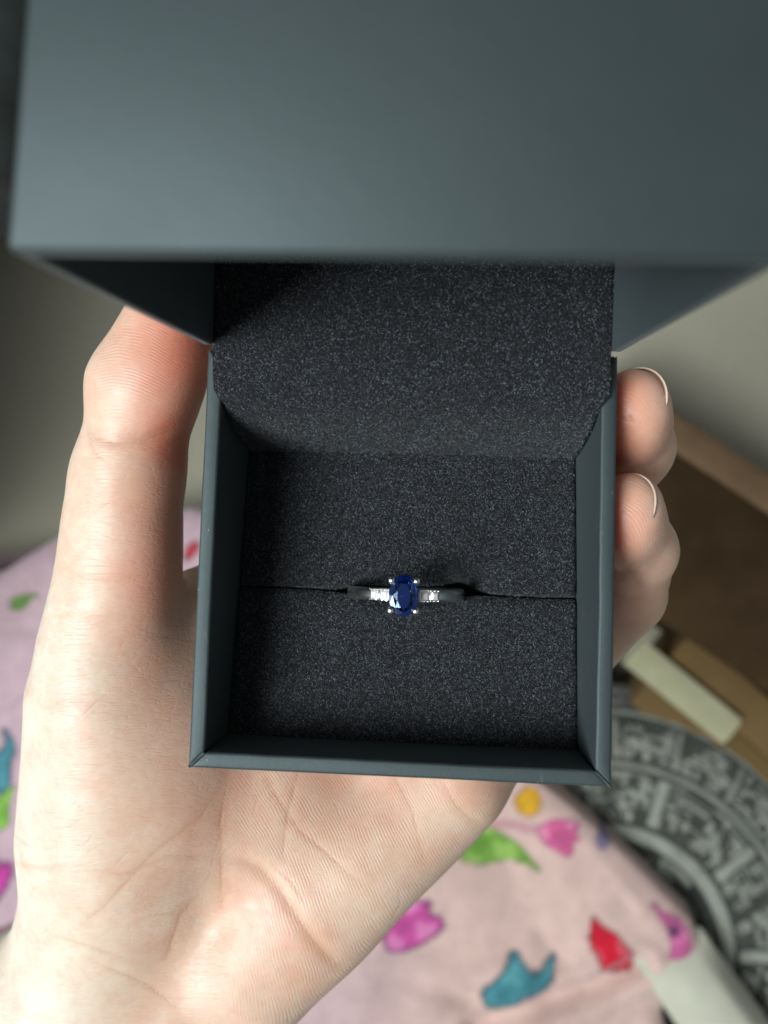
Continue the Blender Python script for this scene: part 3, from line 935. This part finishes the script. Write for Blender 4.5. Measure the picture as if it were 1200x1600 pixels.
def cloth():
    m = print_material("floral_cotton")
    edge = [(-420, -60), (-300, -62), (-208, -40), (-180, -20), (-116, -5), (-60, -14), (-18, -36), (25, -84), (56, -127), (74.6, -140.5), (104.2, -165), (129, -188), (136, -202), (132, -214), (118, -232), (130, -300), (150, -420), (-420, -420)]
    h = 1.5
    xs = np.arange(-420, 175, h); ys = np.arange(-420, 10, h)
    X, Y = np.meshgrid(xs, ys, indexing='ij')
    P = np.stack([X.ravel(), Y.ravel()], 1)
    ins = inside(P[:, 0], P[:, 1], edge)
    sd = seg_dist(P, edge); sd = np.where(ins, sd, -sd)
    Rr = 13.0
    q = np.clip((Rr - sd) / Rr, 0, 1)
    Z = -280 - 0.9 * Rr * (1 - np.sqrt(np.clip(1 - q ** 2, 0, 1)))
    Z = np.where(sd < 0, -280 - 0.9 * Rr + sd * 14, Z); Z = np.maximum(Z, -385)
    x, y = P.T
    Z = Z + 3 * np.sin(x * 0.021 + y * 0.017 + 1.0) + 1.3 * np.sin(x * 0.055 - y * 0.043) + 1.0 * np.sin(x * 0.02 + y * 0.11 + 2)
    # a few wrinkles
    for line, dep, wd in [([(20, -150), (44, -170), (60, -205)], 3, 12), ([(-10, -140), (-40, -190), (-60, -240)], 4, 14),
                          ([(104, -210), (84, -222), (62, -230), (30, -246)], 7, 4.5), ([(-190, -60), (-205, -110), (-200, -170)], 4, 12), ([(30, -238), (52, -262), (90, -280)], 5, 10)]:
        dd, _ = polyline_dist(P, line); Z -= dep * np.exp(-(dd / wd) ** 2)
        Z += 0.5 * dep * np.exp(-((dd - 2 * wd) / wd) ** 2)
    rw = np.random.default_rng(9)
    for _ in range(60):
        cxw, cyw, aw = rw.uniform(-230, 140), rw.uniform(-260, -20), rw.uniform(0, 3.14)
        uu = (x - cxw) * math.cos(aw) + (y - cyw) * math.sin(aw); vv = -(x - cxw) * math.sin(aw) + (y - cyw) * math.cos(aw)
        Z += rw.uniform(-2.8, 2.8) * np.exp(-(uu / rw.uniform(14, 34)) ** 2 - (vv / rw.uniform(3, 7)) ** 2)
    keep = sd > -17.0
    dye = np.tile(np.array([0.62, 0.43, 0.375]), (len(P), 1))
    mau = np.clip((20 - x) / 90, 0, 1)[:, None]
    dye = dye * (1 - mau) + np.array([0.50, 0.35, 0.38]) * mau
    def round_off(poly):
        q = np.array(poly, float)
        for _ in range(2):
            nx = np.roll(q, -1, 0); q = np.stack([0.75 * q + 0.25 * nx, 0.25 * q + 0.75 * nx], 1).reshape(-1, 2)
        return [tuple(a) for a in q]
    def paint(poly, c, dark=(0.05, 0.03, 0.05), ol=2.4, inner=None, seed=0):
        nonlocal dye
        poly = round_off(poly)
        bb = np.array(poly); near = (x > bb[:, 0].min() - 4) & (x < bb[:, 0].max() + 4) & (y > bb[:, 1].min() - 4) & (y < bb[:, 1].max() + 4)
        k = np.nonzero(near)[0]
        if not len(k): return
        i_ = inside(x[k], y[k], list(poly)); d_ = seg_dist(P[k], list(poly))
        rr = 0.5 + 0.25 * (np.sin(x[k] * 0.33 + y[k] * 0.21 + seed) + np.sin(y[k] * 0.37 - x[k] * .16 + seed * 2) + 0.5 * np.sin(x[k] * 0.8 + seed * 3) * np.sin(y[k] * 0.66))
        cc = np.array(c)[None] * (0.75 + 0.5 * rr[:, None])
        if inner is not None:
            sel = rr > 0.62; cc[sel] = np.array(inner)
        dye[k[i_]] = cc[i_]
        o_ = d_ < ol * 0.62
        dye[k[o_]] = 0.3 * dye[k[o_]] + 0.7 * np.array(dark)
    def stem(line, c, wd):
        dd, _ = polyline_dist(P, line); s_ = dd < wd; dye[s_] = 0.35 * dye[s_] + 0.65 * np.array(c)
    stem([(34, -151), (46, -150), (58, -152)], (0.45, 0.2, 0.24), 2.4)
    paint(blob(52.4, -138.5, BUD, 0.95), (0.68, 0.36, 0.02), (0.35, 0.16, 0.02), 1.2, seed=1)
    paint(blob(66, -153, TULIP, 0.95, -0.3), (0.60, 0.11, 0.26), (0.35, .05, .16), 1.2, (0.72, 0.25, 0.38), 2)
    paint(blob(38, -161, LEAF, 1.05, -0.12), (0.16, 0.33, 0.05), (0.10, 0.16, 0.03), 1.0, (0.28, 0.45, 0.10), 3)
    paint(blob(-3, -199, TULIP, 1.45, 0.75), (0.55, 0.08, 0.30), (0.12, 0.02, 0.10), 1.6, (0.66, 0.2, 0.42), 4)
    paint(blob(93, -201, BELL, 0.92), (0.62, 0.008, 0.03), (0.16, 0.01, 0.02), 1.6, (0.65, 0.09, 0.12), 5)
    paint(blob(119, -192, CROC, 0.88), (0.60, 0.13, 0.30), (0.30, 0.05, 0.18), 1.2, (0.66, 0.22, 0.36), 6)
    paint(blob(119.5, -193, BUD, 0.35), (0.12, 0.04, 0.12), (0.12, 0.04, 0.12), 0.8, seed=6)
    paint(blob(50, -222, BIRD, 1.0), (0.06, 0.24, 0.28), (0.03, 0.06, 0.08), 1.8, (0.10, 0.34, 0.36), 7)
    paint(blob(-200, -133, BIRD, 0.8, 1.0), (0.06, 0.22, 0.26), (0.02, 0.05, 0.08), 1.8, seed=8)
    paint(blob(-200, -154, LEAF, 0.6, 1.3), (0.20, 0.42, 0.06), (0.08, 0.15, 0.03), 1.2, seed=9)
    paint(blob(-196, -54, LEAF, 0.34, 0.65), (0.13, 0.25, 0.06), (0.10, 0.18, 0.04), 1.0, seed=10)
    paint(blob(-203, -190, TULIP, 1.1, 1.4), (0.50, 0.05, 0.28), (0.06, 0.02, 0.10), 1.8, seed=11)
    paint(blob(-114, -27, BELL, 0.30, 1.9), (0.42, 0.03, 0.05), (0.2, 0.01, 0.02), 1.2, seed=12)
    paint(blob(88, -155, BUD, 0.6), (0.24, 0.2, 0.32), (0.2, 0.16, 0.24), 1.0, seed=13)
    rr = np.random.default_rng(3)
    cols = [(0.60, 0.11, 0.26), (0.62, 0.01, 0.03), (0.06, 0.24, 0.28), (0.68, 0.36, 0.02), (0.16, 0.33, 0.05), (0.30, 0.10, 0.40)]
    shp = [TULIP, BELL, BIRD, BUD, LEAF, CROC]
    for k in range(34):                                   # the print goes on where the hand and box cover it
        cx, cy = rr.uniform(-400, 90), rr.uniform(-400, -20)
        if -60 < cx < 135 and -250 < cy < -120: continue
        if cx > -60 and cy < -180: continue
        if -215 < cx < -90 and -210 < cy < -5: continue
        paint(blob(cx, cy, shp[k % 6], rr.uniform(.8, 1.3), rr.uniform(0, 6.3)), cols[rr.integers(6)], seed=k)
    K = keep.reshape(X.shape)
    fc = grid_faces(*X.shape)
    cellk = (K[:-1, :-1] & K[1:, :-1] & K[1:, 1:] & K[:-1, 1:]).reshape(-1)
    fc = fc[cellk]
    used = np.unique(fc); remap = np.full(len(P), -1); remap[used] = np.arange(len(used))
    vs = spread(np.stack([x, y, Z], 1)[used])
    o = thing("blanket", (-60, -200, FLOOR + 2), "pink floral printed cloth spread over the lap below the hand", "blanket")
    link_mesh("printed_cloth", vs, remap[fc], m, o, attrs=dict(dye=dye[used]))
    # cream reverse of the cloth turned up along the right edge
    cream = simple("cream_cotton", (0.52, 0.51, 0.40), 0.9, nscale=60, namp=0.06, bscale=1500, bdist=0.0003, sheen=0.3)
    nu, nv = 40, 26
    vs = []
    for i in range(nu):
        t = i / (nu - 1)
        a = np.array([98, -203]) * (1 - t) + np.array([190, -330]) * t
        b = np.array([134, -194]) * (1 - t) + np.array([226, -312]) * t
        for j in range(nv):
            s = j / (nv - 1)
            p = a * (1 - s) + b * s
            arch = 10 * math.sin(math.pi * min(max(s, 0), 1)) ** 0.7 - 26 * max(0, s - .75) ** 1.5 * 4
            vs.append((p[0], p[1], -279 + arch * min(1, t * 6) + 1.5 * math.sin(t * 7 + s * 3) - 14 * t - 9 * max(0, 1 - t * 9)))
    top = spread(np.array(vs)); bot = top - [0, 0, 3.0]
    f1 = grid_faces(nu, nv); N = nu * nv; I = np.arange(N).reshape(nu, nv)
    rim = [np.stack([e[:-1], e[1:], e[1:] + N, e[:-1] + N], -1) for e in (I[:, 0], I[:, -1], I[0], I[-1])]
    t = link_mesh("turned_edge", np.concatenate([top, bot]), np.concatenate([f1, f1[:, ::-1] + N] + rim), cream, o)
    t["label"] = "cream turned back edge of the pink cloth"
cloth()

# ------------------------------------------------------------------ round woven cushion
def round_cushion():
    m = print_material("woven_jacquard", rough=0.9, weave=900, sheen=0.35, dist=0.0006)
    c0 = np.array([125.0, -271.0]); R0 = 166.0; zt = -438.0
    nr, na = 170, 520
    rr = np.linspace(0.0, 1.0, nr); th = np.linspace(0, 2 * math.pi, na, endpoint=False)
    Rg, Tg = np.meshgrid(rr, th, indexing='ij')
    lite = np.zeros_like(Rg)
    def band(r0, r1): return (Rg > r0) & (Rg < r1)
    g = np.random.default_rng(21)
    # glyph like strokes in the two figured belts
    for (r0, r1, ns, nst) in [(0.50, 0.70, 20, 26), (0.70, 0.90, 28, 24), (0.12, 0.42, 10, 26), (0.90, 0.985, 40, 7)]:
        for s in range(ns):
            a0 = s * 2 * math.pi / ns
            da = 2 * math.pi / ns
            for k in range(nst):
                ra = r0 + (r1 - r0) * g.uniform(0.05, 0.95); ta = a0 + da * g.uniform(0.08, 0.92)
                kind = g.integers(4); hr = g.uniform(0.004, 0.010); ht = g.uniform(0.10, 0.35) * da
                if kind == 0: mk = (abs(Rg - ra) < hr) & (abs(Tg - ta) < ht)
                elif kind == 1: mk = (abs(Rg - ra) < hr * 2.6) & (abs(Tg - ta) < 0.008 / max(ra, .2))
                else:
                    dd = np.hypot(Rg - ra, (Tg - ta) * ra); q = g.uniform(0.010, 0.024)
                    mk = (dd < q) & (dd > q - 0.008 - .006 * (kind == 3))
                lite[mk] = g.uniform(0.55, 1.0)
    def radial(r0, r1, n, a0, wd, val=0.9):
        b = band(r0, r1)
        for k in range(n):
            a = a0 + k * 2 * math.pi / n
            dA = np.abs((Tg - a + math.pi) % (2 * math.pi) - math.pi) * Rg
            lite[b & (dA < wd)] = val
            lite[b & (dA >= wd) & (dA < wd + 0.012)] = 0.0
    radial(0.72, 0.90, 20, 0.28, 0.011, 0.75)
    radial(0.50, 0.70, 10, 0.62, 0.022)
    for (r0, r1, val) in ((0.425, 0.475, 0.9), (0.70, 0.718, 0.7), (0.895, 0.915, 0.7), (0.968, 1.01, 0.75), (0.30, 0.325, 0.7)):
        lite[band(r0 - 0.016, r0)] = 0.0; lite[band(r1, r1 + 0.016)] = 0.0
        lite[band(r0, r1)] = val
    mott = sum(np.sin(Rg * g.uniform(20, 90) * np.cos(Tg + g.uniform(0, 6)) + g.uniform(0, 6)) for _ in range(10)) / 10
    lite = np.clip(lite + 0.10 * mott + 0.10, 0, 1)
    dye = np.array([0.026, 0.029, 0.023])[None, None] * (1 - lite[..., None]) + np.array([0.29, 0.30, 0.25])[None, None] * lite[..., None]
    Z = zt - 60 * (1 - np.sqrt(np.clip(1 - (Rg * 0.985) ** 8, 0, 1))) - 8 * Rg ** 2 + 1.6 * lite + 2.5 * mott
    X = c0[0] + R0 * Rg * np.cos(Tg); Y = c0[1] + R0 * Rg * np.sin(Tg) * 0.98
    top = np.stack([X, Y, Z], -1)
    skirt = np.stack([c0[0] + R0 * 0.93 * np.cos(th), c0[1] + R0 * 0.91 * np.sin(th), np.full(na, FLOOR + 1.5)], -1)[None]
    P = np.concatenate([top, skirt], 0)
    A = np.arange(P.shape[0] * na).reshape(P.shape[0], na); A = np.hstack([A, A[:, :1]])
    f = np.stack([A[:-1, :-1], A[1:, :-1], A[1:, 1:], A[:-1, 1:]], -1).reshape(-1, 4)
    dy = np.concatenate([dye, np.tile([[[0.10, 0.10, 0.085]]], (1, na, 1))], 0)
    o = link_mesh("round_cushion", P.reshape(-1, 3), f, m, None, base=(c0[0], c0[1], FLOOR + 1.5), attrs=dict(dye=dy.reshape(-1, 3)))
    tag(o, "round grey and black woven cushion with ringed figured pattern", "cushion")
round_cushion()

# ------------------------------------------------------------------ things on the floor at the right
def oriented_box(name, o2, e1, l1, l2, z0, z1, mat, parent=None, bev=1.0, base=None):
    e1 = np.array(e1, float); e1 /= np.linalg.norm(e1); e2 = np.array([-e1[1], e1[0]])
    c = [np.array(o2, float) + e1 * a + e2 * b for a, b in ((0, 0), (l1, 0), (l1, l2), (0, l2))]
    v = [(*q, z0) for q in c] + [(*q, z1) for q in c]
    o = link_mesh(name, np.array(v), HEX, mat, parent, smooth=True, base=base)
    bevel(o, bev, 2)
    return o

def floor_things():
    dark = simple("dark_brown_wood", (0.052, 0.031, 0.015), 0.9, nscale=30, namp=0.25, bscale=300, bdist=0.0003, spec=0.08)
    trim = simple("brown_edge", (0.175, 0.100, 0.045), 0.7, nscale=40, namp=0.15, bscale=400, bdist=0.0003)
    e1 = np.array([67.8, -43.9]); e1 /= np.linalg.norm(e1); e2 = np.array([-e1[1], e1[0]])
    o0 = np.array([108.0, 110.0])                       # far left corner of the chest
    c = thing("wooden_chest", (*(o0 + e1 * 165 - e2 * 60), FLOOR), "dark brown wooden chest with a lighter brown edge on the carpet", "chest")
    def part(name, a0, a1, b0, b1, z0, z1, mat, bev=2.0):
        return oriented_box(name, o0 + e1 * a0 - e2 * b1, e1, a1 - a0, b1 - b0, z0, z1, mat, c, bev)
    part("body", 2, 328, 2, 116, FLOOR + 1, -440, dark)
    part("edge_strip", 0, 330, 0, 22, -439.8, -430, trim, 3)
    part("top_board", 0, 330, 22.4, 118, -439.8, -431.5, dark, 2)
    card = simple("cardboard", (0.135, 0.082, 0.026), 0.9, nscale=40, namp=0.12, bscale=500, bdist=0.0004)
    g1 = np.array([46.0, -38.0]); g1 /= np.linalg.norm(g1)
    carton(card, g1)

def carton(card, g1):
    g2 = np.array([-g1[1], g1[0]])
    far = np.array(GOLD)                                # far left corner of the carton's top
    k = thing("carton", (*(far + g1 * 60 - g2 * 25), FLOOR), "golden brown flat carton lying between the chest and the round cushion", "carton")
    def part(name, a0, a1, b0, b1, z0, z1, bev=1.0):
        return oriented_box(name, far + g1 * a0 - g2 * b1, g1, a1 - a0, b1 - b0, z0, z1, card, k, bev)
    part("body", 0.6, 150, 0.6, 62, FLOOR + 1, -459, 1.0)
    part("flap", 0, 151, 0, 31, -458.8, -456.8, 0.6)
    part("flap", 0, 151, 31.6, 63, -458.8, -456.8, 0.6)
    cream = simple("cream_card", (0.37, 0.35, 0.215), 0.9, nscale=60, namp=0.08, bscale=600, bdist=0.0002)
    a = np.array(CREAM[0]); b = np.array(CREAM[1]); ax = b - a; L = np.linalg.norm(ax); ax /= L; sd = np.array([-ax[1], ax[0]])
    hw = 10.5; out = []
    for t in np.linspace(-math.pi / 2, math.pi / 2, 13):
        out.append(a + ax * (L - 3) + ax * 3 * math.sqrt(max(0, math.cos(t))) + sd * hw * math.sin(t))
    out += [a + sd * hw, a - sd * hw]
    n = len(out)
    v = [(*q, -456.4) for q in out] + [(*q, -450.5) for q in out]
    f = [tuple(range(n))[::-1], tuple(range(n, 2 * n))] + [(q, (q + 1) % n, n + (q + 1) % n, n + q) for q in range(n)]
    o = link_mesh("cream_block", np.array(v), f, cream, None, smooth=True)
    bevel(o, 0.5, 2)
    tag(o, "flat cream block with a rounded end lying along the carton", "block")
    blk = simple("matte_black", (0.012, 0.015, 0.015), 0.8, nscale=80, namp=0.2, bscale=900, bdist=0.0004)
    p0 = np.array(BLACK); n = 22; m_ = 14; vs = []
    for i in range(n):
        for j in range(m_):
            s_ = i / (n - 1); t_ = j / (m_ - 1)
            q = p0 + g1 * (s_ * 78) - g2 * (t_ * 30)
            h = (math.sin(math.pi * s_) * math.sin(math.pi * t_)) ** 0.35
            vs.append((q[0], q[1], FLOOR + 2 + 40 * h + 1.5 * math.sin(i * 1.1) * math.sin(j * .9) * h))
    o = link_mesh("dark_mound", np.array(vs), grid_faces(n, m_), blk, None)  # low black mound filling the space between block and cushion
    tag(o, "black low mound between the cream block and the round cushion", "dark_mound")
GOLD = (181.0, -69.0)
CREAM = ((141.0, -83.0), (207.0, -134.0))
BLACK = (118.0, -84.0)
floor_things()

def sofa():
    m = simple("dark_upholstery", (0.020, 0.028, 0.024), 0.85, nscale=25, namp=0.5, bscale=700, bdist=0.0006, sheen=0.2)
    wood = simple("stained_leg", (0.03, 0.018, 0.010), 0.4, nscale=60)
    o = thing("sofa", (-520, 0, FLOOR), "dark upholstered sofa, its seat edge showing at the top left, plus an added unseen block that shades the carpet", "sofa")
    c = [(-245.5, 186), (-239, 620), (-640, 620), (-640, 186)]
    v = [(*q, -440) for q in c] + [(*q, -330) for q in c]
    b = link_mesh("seat", np.array(v), HEX, m, o); bevel(b, 14, 4)
    c = [(-410, -120), (-410, 180), (-700, 180), (-700, -120)]
    v = [(*q, -440) for q in c] + [(*q, 70) for q in c]
    b = link_mesh("added_shade_block", np.array(v), HEX, m, o); bevel(b, 45, 5)  # tall block out of view, added to throw shade on the left carpet
    for (x, y) in ((-270, 210), (-262, 595), (-615, 595), (-440, -95), (-670, -95), (-670, 150)):
        n = 12; vs = []
        for (z, r) in ((FLOOR + 1, 11), (-440.3, 17)):
            vs += [(x + r * math.cos(q * 2 * math.pi / n), y + r * math.sin(q * 2 * math.pi / n), z) for q in range(n)]
        f = [tuple(range(n))[::-1], tuple(range(n, 2 * n))] + [(q, (q + 1) % n, n + (q + 1) % n, n + q) for q in range(n)]
        link_mesh("leg", np.array(vs), f, wood, o)
sofa()
